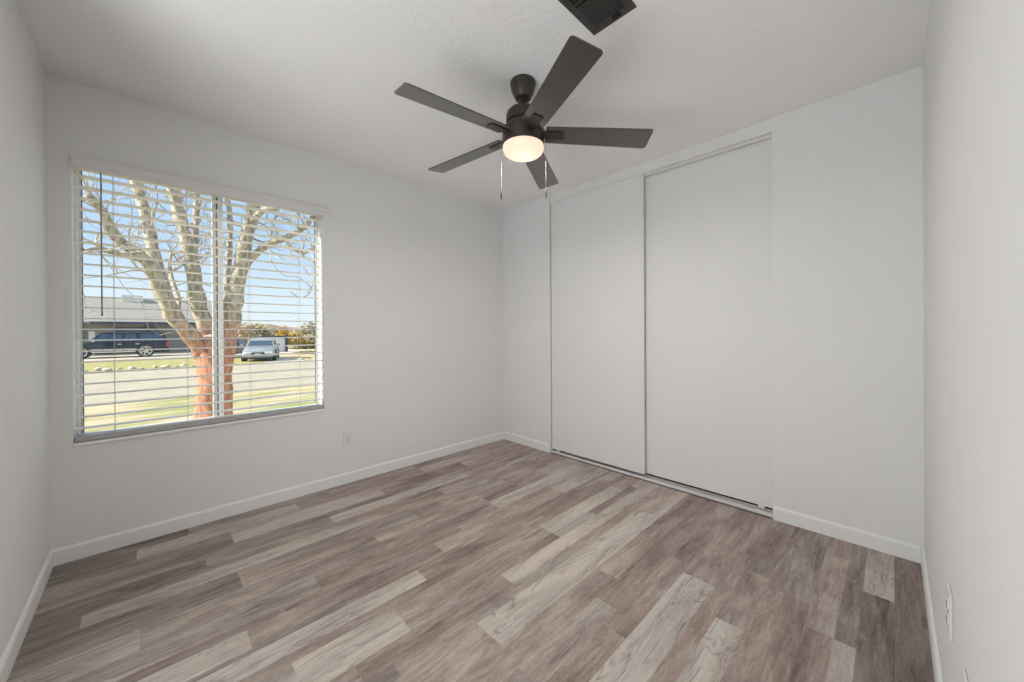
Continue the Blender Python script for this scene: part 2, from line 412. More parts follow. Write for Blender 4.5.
row(1.150, 1.008, [(0.92, .48, .55), (2.25, .80, .45), (XB, .72, .5)])
row(1.008, 0.90, [(1.55, .42, .65), (2.15, .46, .6), (XB, .40, .65)])
row(0.90, 0.80, [(0.9, .44, .6), (1.38, .52, .5), (2.2, .48, .6), (XB, .40, .55)])
row(0.80, 0.70, [(1.27, .40, .65), (1.9, .44, .6), (XB, .44, .65)])
row(0.70, 0.565, [(0.85, .66, .4), (1.815, .82, .42), (XB, .42, .6)])
row(0.565, 0.50, [(1.5, .46, .6), (2.2, .44, .6), (XB, .38, .6)])
row(0.50, 0.40, [(1.625, .76, .42), (2.05, .40, .6), (XB, .42, .65)])
row(0.40, 0.245, [(1.3, .46, .65), (1.98, .42, .7), (XB, .40, .55)])
row(0.245, 0.157, [(1.822, .38, .6), (2.5, .62, .55), (XB, .40, .6)])
row(0.157, 0.095, [(1.82, .60, .5), (XB, .30, .5)])
row(0.095, -0.002, [(1.3, .30, .45), (2.245, .24, .4), (XB, .74, .5)])
row(-0.002, -0.13, [(1.7, .22, .4), (XB, .20, .4)])
bm = bmesh.new(); cl = bm.loops.layers.float_color.new('plank')
for yh, yl, L in strips:
    for x0, x1, tn, wm in L:
        v = [bm.verts.new(p) for p in ((x0, yl, 0), (x1, yl, 0), (x1, yh, 0), (x0, yh, 0))]
        f = bm.faces.new(v); sd = random.random()
        for lp in f.loops: lp[cl] = (0.48+(tn-0.47)*0.82, sd, wm, 1)
fl = struct('floor', bm, M_floor)
struct('trim_1', bmbox(XL-T, XC+T+0.7, YR-T, YW+T, -0.12, -0.004), M_dark)          # slab under the planks

# ---- walls
WX0, WX1, WZ0, WZ1 = -0.277, 0.921, 0.590, 2.060
bm = bmesh.new()
xs = [XL-T, WX0, WX1, XC+T]; zs = [-0.12, WZ0, WZ1, H+0.1]
box(bm, xs[0], xs[1], YW, YW+0.16, zs[0], zs[3]); box(bm, xs[2], xs[3], YW, YW+0.16, zs[0], zs[3])
box(bm, xs[1], xs[2], YW, YW+0.16, zs[0], zs[1]); box(bm, xs[1], xs[2], YW, YW+0.16, zs[2], zs[3])
struct('wall_window', bm, M_wall)
# left wall with an unseen wide opening, added to let the fill light in
DY0, DY1, DZ = 0.0, 1.80, 2.30
bm = bmesh.new()
box(bm, XL-T, XL, DY1, YW, -0.12, H+0.1); box(bm, XL-T, XL, YR-T, DY0, -0.12, H+0.1); box(bm, XL-T, XL, DY0, DY1, DZ, H+0.1)
struct('wall_left', bm, M_wall)
struct('wall_right', bmbox(XL-T, XC+T+0.7, YR-T, YR, -0.12, H+0.1), M_wall)
# wardrobe wall: stubs either side and a header set back a little
CY0, CY1, CZ = 0.515, 2.270, 2.365
bm = bmesh.new()
box(bm, XC, XC+0.11, CY1, YW, -0.12, H+0.1); box(bm, XC, XC+0.11, YR, CY0, -0.12, H+0.1)
box(bm, XC+0.012, XC+0.11, CY0, CY1, CZ, H+0.1)
struct('wall_closet', bm, M_wall)
bm = bmesh.new()
box(bm, XC+0.70, XC+0.78, YR-T, YW+T, -0.12, H+0.1); box(bm, XC+0.11, XC+0.70, YW, YW+T, -0.12, H+0.1)
struct('wall_closet_back', bm, M_wall)
struct('ceiling', bmbox(XL-T-1.6, XC+T+0.7, YR-T, YW+0.16, H, H+0.12), M_ceil)
# unseen hallway, added around the fill light and closed against the sun
bm = bmesh.new()
box(bm, -1.80, -1.68, -0.9, 2.2, -0.12, H+0.1); box(bm, -1.68, XL-T, -0.9, -0.78, -0.12, H+0.1); box(bm, -1.68, XL-T, 2.1, 2.2, -0.12, H+0.1)
box(bm, -1.68, XL-T, -0.9, YR-T, H, H+0.1)
struct('wall_added_hall', bm, M_wall)
struct('floor_added_hall', bmbox(-1.70, XL-0.02, -0.9, 2.2, -0.12, -0.001), mat('added_hall_floor', (0.24, 0.20, 0.17), 0.6))

# ---- baseboards with an eased top edge
def base_prof(t=0.011, h=0.0804): return [(0, 0), (t, 0), (t, h-0.012), (t-0.004, h-0.003), (0.002, h), (0, h)]
def baseboard(name, p0, p1, nrm):
    d = (Vector(p1)-Vector(p0)); L = d.length; d.normalize()
    n = Vector((*nrm, 0)); Z = Vector((0, 0, 1))
    M = Matrix((( d.x, n.x, 0, p0[0]), (d.y, n.y, 0, p0[1]), (0, 0, 1, 0), (0, 0, 0, 1)))
    bm = bmesh.new(); prism(bm, base_prof(), 'x', 0, L, M)
    struct(name, bm, M_trim)
baseboard('baseboard_window', (XL, YW, 0), (XC, YW, 0), (0, -1))
baseboard('baseboard_left', (XL, DY1+0.06, 0), (XL, YW-0.011, 0), (1, 0))
baseboard('baseboard_closet_left', (XC, CY1+0.006, 0), (XC, YW-0.011, 0), (-1, 0))
baseboard('baseboard_closet_right', (XC, YR+0.011, 0), (XC, CY0-0.006, 0), (-1, 0))
baseboard('baseboard_right', (0.15, YR, 0), (XC, YR, 0), (0, 1))

# ---- casing of the added opening (behind the camera)
bm = bmesh.new()
box(bm, XL, XL+0.012, DY0-0.055, DY0, 0, DZ+0.055); box(bm, XL, XL+0.012, DY1, DY1+0.055, 0, DZ+0.055); box(bm, XL, XL+0.012, DY0, DY1, DZ, DZ+0.055)
struct('trim_2', bm, M_trim)

# ---- window: vinyl slider in the recess
wy0, wy1 = YW+0.105, YW+0.155
bm = bmesh.new()
def ring(bm, x0, x1, z0, z1, w, y0, y1):
    box(bm, x0, x0+w, y0, y1, z0, z1); box(bm, x1-w, x1, y0, y1, z0, z1)
    box(bm, x0+w, x1-w, y0, y1, z0, z0+w); box(bm, x0+w, x1-w, y0, y1, z1-w, z1)
win = tag(empty('window_1', ((WX0+WX1)/2, wy0, WZ0)), kind='structure')
MI_ = Matrix.Translation(-win.location)
def part(name, bm, M, parent, **k):
    bmesh.ops.transform(bm, matrix=Matrix.Translation(-parent.location), verts=bm.verts) if k.pop('rel', True) else None
    return obj(name, bm, M, parent, **k)
ring(bm, WX0, WX1, WZ0, WZ1, 0.014, wy0-0.004, wy1); part('window_frame', bm, M_vinyl, win, bevel=0.002)
xm = 0.322
bm = bmesh.new(); ring(bm, WX0+0.014, xm+0.004, WZ0+0.014, WZ1-0.014, 0.010, wy0+0.026, wy0+0.044); box(bm, xm-0.027, xm+0.004, wy0+0.024, wy0+0.045, WZ0+0.02, WZ1-0.02)
part('fixed_sash', bm, M_vinyl, win, bevel=0.002)
bm = bmesh.new(); ring(bm, xm, WX1-0.014, WZ0+0.014, WZ1-0.014, 0.010, wy0+0.002, wy0+0.020); box(bm, xm, xm+0.026, wy0+0.001, wy0+0.021, WZ0+0.02, WZ1-0.02)
part('sliding_sash', bm, M_vinyl, win, bevel=0.002)
bm = bmesh.new()
box(bm, xm-0.006, xm, wy0+0.006, wy0+0.026, WZ0+0.03, WZ1-0.03)
box(bm, WX0+0.024, WX0+0.0265, wy0+0.024, wy0+0.036, WZ0+0.026, WZ1-0.026)
box(bm, WX1-0.0265, WX1-0.024, wy0+0.000, wy0+0.012, WZ0+0.026, WZ1-0.026)
part('gasket', bm, M_gasket, win)
part('glass_pane', bmbox(WX0+0.02, xm-0.005, wy0+0.033, wy0+0.037, WZ0+0.02, WZ1-0.02), M_glass, win)
part('glass_pane', bmbox(xm+0.015, WX1-0.02, wy0+0.009, wy0+0.013, WZ0+0.02, WZ1-0.02), M_glass, win)
# sill board
bm = bmesh.new(); box(bm, WX0, WX1, YW-0.010, YW+0.104, WZ0-0.014, WZ0+0.002)
struct('trim_3', bm, M_sill, bevel=0.003)

# ---- horizontal blind
bl = tag(empty('window_blind', (0.322, YW+0.035, WZ0)), 'white horizontal window blind with open slats hanging in the window recess', 'blind')
bx0, bx1 = WX0+0.006, WX1-0.006
yb = YW+0.036
# crowned valance in front of the headrail
vp = [(0, 0), (-0.010, 0), (-0.013, 0.010), (-0.012, 0.040), (-0.016, 0.052), (-0.022, 0.062), (-0.022, 0.070), (0, 0.070)]
bm = bmesh.new(); prism(bm, [(YW-0.002+a, 2.002+z*0.86) for a, z in vp], 'x', WX0+0.001, WX1+0.020)
part('valance', bm, M_rail, bl)
bm = bmesh.new(); box(bm, bx0, bx1, YW+0.006, YW+0.066, 2.008, 2.055); part('headrail', bm, M_blind, bl, bevel=0.002)
NS = 24; z_top, pitch = 1.972, 0.0570
slat_me = None
for i in range(NS):
    z = z_top - i*pitch
    if slat_me is None:
        bm = bmesh.new(); nseg = 8; w = 0.030; th = 0.0030
        P = [(-w+2*w*k/nseg, 0.0035*(1-((2*k/nseg)-1)**2)) for k in range(nseg+1)]
        poly = P+[(y, zz-th) for y, zz in reversed(P)]
        prism(bm, poly, 'x', bx0-0.322, bx1-0.322)
        s = obj('slat', bm, M_blind, bl, smooth='auto', angle=50); slat_me = s
    else:
        s = slat_me.copy(); COL.objects.link(s); s.parent = bl
    s.location = (0, yb-bl.location.y, z-bl.location.z)
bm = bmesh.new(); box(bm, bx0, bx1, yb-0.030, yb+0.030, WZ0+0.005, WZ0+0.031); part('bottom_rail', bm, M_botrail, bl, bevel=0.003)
for x in (-0.132, 0.167, 0.475, 0.764):
    bm = bmesh.new()
    for dy in (-0.0315, 0.0315):
        tube(bm, [(x, yb+dy, WZ0+0.031), (x, yb+dy, 2.01)], 0.0009, 6)
    for i in range(NS):
        tube(bm, [(x, yb-0.0315, z_top-0.004-i*pitch), (x, yb+0.0315, z_top-0.004-i*pitch)], 0.0006, 5)
    part('ladder_cord', bm, M_cord, bl)
bm = bmesh.new(); tube(bm, [(-0.174, YW-0.004, 2.0), (-0.174, YW-0.004, 1.262), (-0.174, YW-0.004, 1.245)], [0.0032, 0.0032, 0.0045], 8)
part('tilt_wand', bm, M_wand, bl)

# ---- sliding wardrobe doors (left leaf runs in front of the right one)
def closet_door(name, y0, y1, x0, z0, z1):
    root = tag(empty(name, (x0, (y0+y1)/2, z0)), kind='structure')
    part('door_panel', bmbox(x0+0.004, x0+0.018, y0+0.01, y1-0.01, z0+0.01, z1-0.01), M_door, root)
    bm = bmesh.new(); fwid = 0.020
    box(bm, x0, x0+0.022, y0, y0+fwid, z0, z1); box(bm, x0, x0+0.022, y1-fwid, y1, z0, z1)
    part('edge_stile', bm, M_doorframe, root, bevel=0.0015)
    bm = bmesh.new()
    box(bm, x0+0.002, x0+0.021, y0+fwid, y1-fwid, z0, z0+0.020); box(bm, x0+0.002, x0+0.021, y0+fwid, y1-fwid, z1-0.020, z1)
    part('edge_rail', bm, M_doorframe, root)
    bm = bmesh.new()
    y = y1-0.065 if x0 < XC+0.03 else y0+0.065
    box(bm, x0+0.006, x0+0.016, y-0.018, y+0.018, z0-0.022, z0)
    part('roller', bm, M_track, root)
    return root
closet_door('door_1', 1.345, 2.262, XC+0.014, 0.040, CZ-0.004)
closet_door('door_2', 0.522, 1.40, XC+0.052, 0.040, CZ-0.020)
# bottom track: low channel with raised lips
bm = bmesh.new()
box(bm, XC+0.000, XC+0.086, CY0, CY1, 0, 0.006)
box(bm, XC+0.000, XC+0.006, CY0, CY1, 0, 0.022); box(bm, XC+0.040, XC+0.044, CY0, CY1, 0, 0.016); box(bm, XC+0.080, XC+0.086, CY0, CY1, 0, 0.018)
struct('trim_4', bm, M_track)
bm = bmesh.new()
box(bm, XC+0.014, XC+0.088, CY0, CY1, CZ-0.003, CZ); box(bm, XC+0.040, XC+0.044, CY0, CY1, CZ-0.022, CZ); box(bm, XC+0.084, XC+0.088, CY0, CY1, CZ-0.03, CZ)
struct('trim_5', bm, M_track)

# ---- outlets
def outlet(label, loc, rz):
    r = tag(empty('electrical_outlet', loc, rz), label, 'outlet')
    bm = bmesh.new(); box(bm, -0.035, 0.035, -0.006, 0, -0.057, 0.057); obj('cover_plate', bm, M_plate, r, bevel=0.003)
    for z in (0.020, -0.020):
        bm = bmesh.new(); prism(bm, [(0.017*math.cos(a)*(1 if abs(math.sin(a)) < .8 else .9), z+0.0145*math.sin(a)) for a in [2*PI*k/20 for k in range(20)]], 'y', -0.0085, -0.005)
        f = obj('receptacle', bm, M_plate, r)
        bm = bmesh.new()
        for x in (-0.0065, 0.0065): box(bm, x-0.0012, x+0.0012, -0.0092, -0.008, z-0.002, z+0.007)
        lathe(bm, [(0.0025, -0.0004), (0.0025, 0.0004)], 10, Matrix.Translation((0, -0.0088, z-0.008)) @ Matrix.Rotation(PI/2, 4, 'X'))
        obj('slots', bm, M_slot, f)
    bm = bmesh.new(); lathe(bm, [(0.003, -0.0006), (0.003, 0.0006)], 10, Matrix.Translation((0, -0.0064, 0)) @ Matrix.Rotation(PI/2, 4, 'X')); obj('screw', bm, M_chain, r)
    return r
outlet('white electrical outlet on the wall to the right of the window', (1.087, YW, 0.336), 0)
outlet('white electrical outlet on the right wall, seen edge-on above the baseboard', (1.47, YR, 0.425), PI)
outlet('white wall plate on the right wall at the bottom edge of the picture', (1.165, YR, 0.398), PI)

# ---- ceiling register
vx0, vx1, vy0, vy1 = 1.04, 1.392, 0.709, 0.906
vr = tag(empty('ceiling_vent', ((vx0+vx1)/2, (vy0+vy1)/2, H)), 'dark bronze ceiling vent with louvres above the fan', 'vent')
part('backing', bmbox(vx0+0.012, vx1-0.012, vy0+0.012, vy1-0.012, H-0.0015, H), M_ventd, vr)
bm = bmesh.new(); fwid = 0.030
for a in ((vx0, vx0+fwid, vy0, vy1), (vx1-fwid, vx1, vy0, vy1), (vx0+fwid, vx1-fwid, vy0, vy0+fwid), (vx0+fwid, vx1-fwid, vy1-fwid, vy1)):
    box(bm, *a, H-0.007, H)
part('frame', bm, M_vent, vr, bevel=0.002)
x = vx1-fwid-0.008
while x > vx0+fwid:
    if not (1.195 < x < 1.218):
        tilt = R(-10) if x > 1.2 else R(-46)
        Mx = Matrix.Translation((x, (vy0+vy1)/2, H-0.008)) @ Matrix.Rotation(tilt, 4, 'Y')
        part('louvre', bmbox(-0.0050, 0.0050, -(vy1-vy0)/2+fwid, (vy1-vy0)/2-fwid, -0.0007, 0.0007, M=Mx), M_vent, vr)
    x -= 0.0138
part('divider', bmbox(1.203, 1.211, vy0+fwid, vy1-fwid, H-0.010, H-0.002), M_vent, vr)
part('damper_lever', bmbox(1.362, 1.371, 0.766, 0.800, H-0.016, H-0.006), M_ventd, vr)

# ---- ceiling fan
fx, fy = 1.393, 1.336
fan = tag(empty('ceiling_fan', (fx, fy, H)), 'dark bronze five-blade ceiling fan with a lit frosted bowl light', 'ceiling fan')
fan.rotation_euler = Matrix.Rotation(R(-0.6), 3, Vector((1, -1, 0))).to_euler()
def fpart(name, prof, M, parent=fan, n=48, ang=40):
    bm = bmesh.new(); lathe(bm, [(r, z-H) for r, z in prof], n); return obj(name, bm, M, parent, smooth='auto', angle=ang)
fpart('canopy', [(0.0, H), (0.062, H), (0.066, H-0.006), (0.066, H-0.016), (0.062, H-0.020), (0.062, H-0.036), (0.056, H-0.056), (0.046, H-0.076), (0.040, H-0.088), (0.030, H-0.092), (0.0, H-0.090)], M_bronze)
fpart('downrod', [(0.0, 2.36), (0.013, 2.36), (0.013, 2.315), (0.022, 2.311), (0.022, 2.292), (0.016, 2.285), (0, 2.285)], M_bronze)
fpart('motor_housing', [(0.0, 2.292), (0.055, 2.292), (0.074, 2.287), (0.084, 2.276), (0.088, 2.262), (0.088, 2.226), (0.080, 2.222), (0.080, 2.208), (0, 2.208)], M_bronze)
fpart('light_housing', [(0.0, 2.212), (0.080, 2.212), (0.095, 2.206), (0.103, 2.194), (0.107, 2.178), (0.108, 2.112), (0.106, 2.106), (0.0, 2.106)], M_bronze)
fpart('light_bowl', [(0.0, 2.107), (0.104, 2.107), (0.106, 2.103), (0.1055, 2.090), (0.100, 2.076), (0.088, 2.065), (0.066, 2.056), (0.036, 2.051), (0.0, 2.050)], M_lens, ang=60)
# blade: flat board, rounded tip corners, slight taper, pitched
ZB = 2.154
def blade_bm():
    bm = bmesh.new()
    r0, r1, w0, w1, th = 0.114, 0.653, 0.056, 0.068, 0.006
    pts = [(r0, -w0), (r0+0.004, -w0)]
    c = 0.016
    pts = [(r0, -w0+0.006), (r0+0.006, -w0)]
    for k in range(5):
        a = -PI/2+PI/2*k/4; pts.append((r1-c+c*math.cos(a), -w1+c+c*math.sin(a)))
    for k in range(5):
        a = PI/2*k/4; pts.append((r1-c+c*math.cos(a), w1-c+c*math.sin(a)))
    pts += [(r0+0.006, w0), (r0, w0-0.006)]
    prism(bm, pts, 'z', -th/2, th/2)
    return bm
def iron_bm():
    bm = bmesh.new()
    # flat plate under the blade root, with the arm that rises to the motor
    prism(bm, [(0.105, -0.020), (0.135, -0.028), (0.205, -0.026), (0.210, -0.020), (0.210, 0.020), (0.205, 0.026), (0.135, 0.028), (0.105, 0.020)], 'z', -0.0085, -0.0035)
    prism(bm, [(0.070, 0.052), (0.092, 0.052), (0.118, 0.004), (0.118, -0.008), (0.106, -0.008), (0.070, 0.045)], 'y', -0.014, 0.014)
    return bm
DROOP = (1.6, 1.6, 0.0, 0.0, 2.6)      # the boards do not hang quite alike
for k in range(5):
    a = R(28.3 + 72*k)
    if k == 0:
        o = obj('blade', blade_bm(), M_blade, fan, bevel=0.0012)
        i_ = obj('blade_iron', iron_bm(), M_bronze, o, bevel=0.001)
        b0 = o
    else:
        o = b0.copy(); COL.objects.link(o); o.parent = fan
        q = b0.children[0].copy(); COL.objects.link(q); q.parent = o
    o.matrix_local = Matrix.Translation((0, 0, ZB-H)) @ Matrix.Rotation(a, 4, 'Z') @ Matrix.Rotation(R(-12), 4, 'X') @ Matrix.Translation((0.42, 0, 0)) @ Matrix.Rotation(R(DROOP[k]), 4, 'Y') @ Matrix.Translation((-0.42, 0, 0))
for dx, dy, zt, zb in ((-0.079, 0.079, 2.165, 1.835), (0.080, -0.080, 2.180, 1.838)):
    bm = bmesh.new(); x, y = dx, dy
    tube(bm, [(x*0.93, y*0.93, zt-H), (x*1.02, y*1.02, zt-0.004-H), (x*1.02, y*1.02, zb+0.048-H)], 0.0006, 6)
    z = zt-0.008
    while z > zb+0.05:
        bmesh.ops.create_icosphere(bm, subdivisions=1, radius=0.0012, matrix=Matrix.Translation((x*1.02, y*1.02, z-H))); z -= 0.0065
    ch = obj('pull_chain', bm, M_chain, fan)
    bm = bmesh.new(); lathe(bm, [(0, 0.05), (0.0022, 0.049), (0.0026, 0.040), (0.0042, 0.034), (0.0042, 0.006), (0.003, 0), (0, 0)], 12, Matrix.Translation((x*1.02, y*1.02, zb-H)))
    obj('pendant', bm, M_pend, ch, smooth='auto')
# the lamp's light, just under the bowl
ld = bpy.data.lights.new('fan_lamp', 'AREA'); ld.shape = 'DISK'; ld.size = 0.10; ld.energy = LAMP_ENERGY; ld.color = (1.0, 0.96, 0.91)
lo = bpy.data.objects.new('fan_lamp', ld); COL.objects.link(lo); lo.location = (fx, fy, 2.046)

# ================================================================== OUTSIDE
G = -0.70
# the near front yard slopes from the house down to the street
def ground(name, pts, M, zf=None, nx=1):
    bm = bmesh.new(); v = [bm.verts.new(p) for p in pts]; bm.faces.new(v); return struct(name, bm, M)
def sheet(name, x0, x1, y0, y1, zfun, M, nx=24, ny=12):
    bm = bmesh.new()
    g = [[bm.verts.new((x0+(x1-x0)*i/nx, y0+(y1-y0)*j/ny, zfun(x0+(x1-x0)*i/nx, y0+(y1-y0)*j/ny))) for i in range(nx+1)] for j in range(ny+1)]
    for j in range(ny):
        for i in range(nx): bm.faces.new((g[j][i], g[j][i+1], g[j+1][i+1], g[j+1][i]))
    return struct(name, bm, M)
sheet('front_yard', -14, 16, YW+0.16, 14.6, lambda x, y: -0.35-0.35*min(1, max(0, (y-4)/9.5)), M_yard, 30, 24)
struct('street', bmbox(-60, 80, 14.2, 26.4, G-0.2, G+0.006), M_street)
struct('far_verge', bmbox(-60, 5.0, 26.4, 37.0, G-0.2, G+0.03), M_kerb_grass)
struct('driveway', bmbox(-60, 12.0, 37.0, 52.0, G-0.2, G+0.02), M_drive)
struct('side_driveway', bmbox(5.0, 7.3, 26.4, 37.0, G-0.2, G+0.012), M_drive)
struct('desert_ground', bmbox(-400, 600, 26.4, 600, G-0.6, G), M_far)
# hills far away
bm = bmesh.new(); prev = None
for i in range(60):
    x = -200+i*12
    h = 6.0+3.0*math.sin(i*0.31)+2.0*math.sin(i*0.83+1)+1.2*math.sin(i*1.9)
    a = bm.verts.new((x, 420, G-1)); b_ = bm.verts.new((x, 450, G+h*0.9)); c = bm.verts.new((x, 520, G+h+0.5))
    if prev:
        bm.faces.new((prev[0], a, b_, prev[1])); bm.faces.new((prev[1], b_, c, prev[2]))
    prev = (a, b_, c)
struct('hills', bm, M_hill)

# ---- rocks along the far kerb
random.seed(5)
def rock_bm(sd):
    bm = bmesh.new(); bmesh.ops.create_icosphere(bm, subdivisions=2, radius=1)
    for v in bm.verts:
        v.co *= 1+0.35*mnoise.noise(v.co*1.3+Vector((sd*3.1, sd, 0))); v.co.z *= 0.62
    return bm
rock_src = []
ROCK_X = [-2.15, -1.75, -1.42, -1.05, -0.62, -0.25, 0.25, 0.65, 1.05, 1.4, 1.75, 2.1, 2.45, 2.8, 7.3, 7.75, 8.2, 8.5]
for i, x in enumerate(ROCK_X):
    y = 26.9+0.35*math.sin(i*2.3)+(0 if x < 4 else 0.5)
    s = 0.07+0.075*((i*7) % 5)/4+(0.05 if i == 1 else 0)
    if i < 4:
        o = obj('rock', rock_bm(i), M_rock, smooth=True); rock_src.append(o)
    else:
        o = rock_src[i % 4].copy(); COL.objects.link(o)
    o.location = (x, y, G+0.03+s*0.35); o.scale = (s*1.4, s, s); o.rotation_euler = (0, 0, i*1.3)
    if x < 4: tag(o, 'pale rock in the row along the far street edge, left of the trunk', 'rock', 'pale rocks edging the lawn across the street')
    else: tag(o, 'pale rock at the street edge right of the silver car', 'rock', 'pale rocks edging the dirt yard')

# ---- vehicles
def wheel(parent, x, y, r, w, side):
    M = Matrix.Translation((x, y, r)) @ Matrix.Rotation(PI/2*side, 4, 'X')     # local +z points outwards
    bm = bmesh.new(); lathe(bm, [(r*0.62, -w/2), (r*0.94, -w/2), (r, -w*0.36), (r, w*0.36), (r*0.94, w/2), (r*0.66, w/2), (r*0.62, w*0.42)], 32, M)
    t = obj('wheel', bm, M_tyre, parent, smooth='auto')
    bm = bmesh.new(); lathe(bm, [(r*0.80, w*0.49), (r*0.80, w*0.53), (r*0.68, w*0.51), (r*0.67, w*0.30)], 32, M, cap=False)
    lathe(bm, [(0, w*0.46), (r*0.16, w*0.46), (r*0.16, w*0.28)], 20, M, cap=False)
    for k in range(6):
        A = M @ Matrix.Rotation(2*PI*k/6+0.3, 4, 'Z')
        box(bm, r*0.12, r*0.70, -r*0.10, r*0.10, w*0.36, w*0.50, M=A)
    obj('rim', bm, M_rim, t)
    bm = bmesh.new(); lathe(bm, [(0, w*0.27), (r*0.6, w*0.27), (r*0.6, w*0.26)], 24, M, cap=False); obj('brake_disc', bm, M_grille, t)
    return t

def loft_body(bm, secs):
    """secs: list of cross-sections, each a list of (x,y,z) half outline on +y side from bottom to top; mirrored"""
    rings = []
    for s in secs:
        left = [Vector((x, -y, z)) for x, y, z in s]; right = [Vector((x, y, z)) for x, y, z in reversed(s)]
        rings.append([bm.verts.new(p) for p in left+right])
    n = len(rings[0])
    for a, b_ in zip(rings, rings[1:]):
        for i in range(n): bm.faces.new((a[i], a[(i+1) % n], b_[(i+1) % n], b_[i]))
    bm.faces.new(rings[0]); bm.faces.new(list(reversed(rings[-1])))

def car(name, label, cat, loc, rz, paint, suv):
    r = tag(empty(name, loc, rz), label, cat)
    if suv:
        L0, L1 = -2.85, 2.85; hw = 1.0; zb, zbelt, zroof = 0.32, 1.18, 1.92
        hood_x, base_x, top_x = -2.72, -1.45, -0.75; rear_top, rear_base = 2.55, 2.78; wr = 0.45; wb = (-1.78, 1.55); hood_z = 1.10
    else:
        L0, L1 = -2.35, 2.35; hw = 0.90; zb, zbelt, zroof = 0.22, 0.90, 1.42
        hood_x, base_x, top_x = -2.25, -0.95, -0.25; rear_top, rear_base = 1.05, 1.75; wr = 0.33; wb = (-1.40, 1.40); hood_z = 0.80
    # lower body, front to rear
    def sec(x, z0, z1, w, tuck=0.06):
        return [(x, w-0.10, z0), (x, w-0.02, z0+0.08), (x, w, z0+(z1-z0)*0.55), (x, w-tuck, z1-0.05), (x, w-tuck-0.10, z1)]
    bm = bmesh.new()
    loft_body(bm, [sec(L0, zb+0.10, hood_z-0.28, hw-0.18), sec(L0+0.10, zb+0.02, hood_z-0.14, hw-0.08), sec(L0+0.40, zb, hood_z-0.05, hw-0.02), sec(base_x-0.1, zb, zbelt-0.04, hw),
                   sec(base_x+0.2, zb, zbelt, hw), sec(rear_base-0.3, zb, zbelt, hw), sec(L1-0.10, zb+0.04, zbelt-(0 if suv else 0.03), hw-0.03), sec(L1, zb+0.12, zbelt-0.12, hw-0.10)])
    obj('body', bm, paint, r, smooth='auto', angle=28)
    # greenhouse
    tw = hw-0.24 if suv else hw-0.26
    gh = [(base_x, hw-0.10, zbelt-0.04), (rear_base-0.04, hw-0.12, zbelt-0.04)]
    bm = bmesh.new()
    def gsec(x0, x1, w, z): return [Vector((x0, -w, z)), Vector((x1, -w+0.02, z)), Vector((x1, w-0.02, z)), Vector((x0, w, z))]
    lv = [gsec(base_x, rear_base, hw-0.07, zbelt-0.05), gsec(top_x-0.06, rear_top+0.06, tw+0.04, zroof-0.09), gsec(top_x+0.10, rear_top-0.04, tw-0.06, zroof-0.015), gsec(top_x+0.5, rear_top-0.4, tw-0.25, zroof)]
    rg = [[bm.verts.new(p) for p in s] for s in lv]
    for a, b_ in zip(rg, rg[1:]):
        for i in range(4): bm.faces.new((a[i], a[(i+1) % 4], b_[(i+1) % 4], b_[i]))
    bm.faces.new(rg[0]); bm.faces.new(rg[-1])
    obj('roof', bm, paint, r, bevel=0.03)
    # glazing, standing 12 mm proud of the pillars
    def lerp(a, b_, t): return a+(b_-a)*t
    def side_pt(x, t, s):      # point on the side glass plane
        w = lerp(hw-0.07, tw+0.04, t)+0.012
        return Vector((x, s*w, lerp(zbelt-0.05, zroof-0.09, t)))
    def fx_(t): return lerp(base_x, top_x-0.06, t)
    def rx_(t): return lerp(rear_base, rear_top+0.06, t)
    tb, tt = 0.12, 0.88
    if suv: cuts = [(None, 0.30), (0.42, 1.12), (1.28, None)]
    else: cuts = [(None, 0.28), (0.38, None)]
    for s in (-1, 1):
        for a, c in cuts:
            xb0, xt0 = (fx_(tb)+0.20, fx_(tt)+0.14) if a is None else (a, a)
            xb1, xt1 = (rx_(tb)-0.16, rx_(tt)-0.16) if c is None else (c, c)
            if suv and a is not None and c is not None: xb1 += 0.0; xt1 -= 0.08
            if suv and c is None: xt0 -= 0.08
            q = [side_pt(xb0, tb, s), side_pt(xb1, tb, s), side_pt(xt1, tt, s), side_pt(xt0, tt, s)]
            bm = bmesh.new(); A = [bm.verts.new(p) for p in q]; B = [bm.verts.new(p-Vector((0, s*0.03, 0))) for p in q]
            bm.faces.new(A); bm.faces.new(list(reversed(B)))
            for i in range(4): bm.faces.new((A[i], B[i], B[(i+1) % 4], A[(i+1) % 4]))
            obj('side_window', bm, M_carglass, r)
    for nm, fn, sg in (('windscreen', fx_, -1), ('rear_window', rx_, 1)):
        q = []
        for t, sw in ((0.10, -1), (0.10, 1), (0.92, 1), (0.92, -1)):
            w = lerp(hw-0.07, tw+0.04, t)-0.09
            q.append(Vector((fn(t)+sg*0.014, sw*w, lerp(zbelt-0.05, zroof-0.09, t))))
        bm = bmesh.new(); A = [bm.verts.new(p) for p in q]; B = [bm.verts.new(p-Vector((sg*0.03, 0, 0))) for p in q]
        bm.faces.new(A); bm.faces.new(list(reversed(B)))
        for i in range(4): bm.faces.new((A[i], B[i], B[(i+1) % 4], A[(i+1) % 4]))
        obj(nm, bm, M_carglass, r)
    # wheels with dark arches
    for x in wb:
        for s in (-1, 1):
            Mx = Matrix.Translation((x, s*(hw-0.005), wr+0.02)) @ Matrix.Rotation(PI/2, 4, 'X')
            bm = bmesh.new(); lathe(bm, [(0, -0.018), (wr+0.055, -0.018), (wr+0.055, 0.018), (0, 0.018)], 30, Mx)
            obj('wheel_arch', bm, M_grille, r)
            wheel(r, x, s*(hw-0.10), wr, 0.27, -s*-1 if False else (1 if s < 0 else -1))
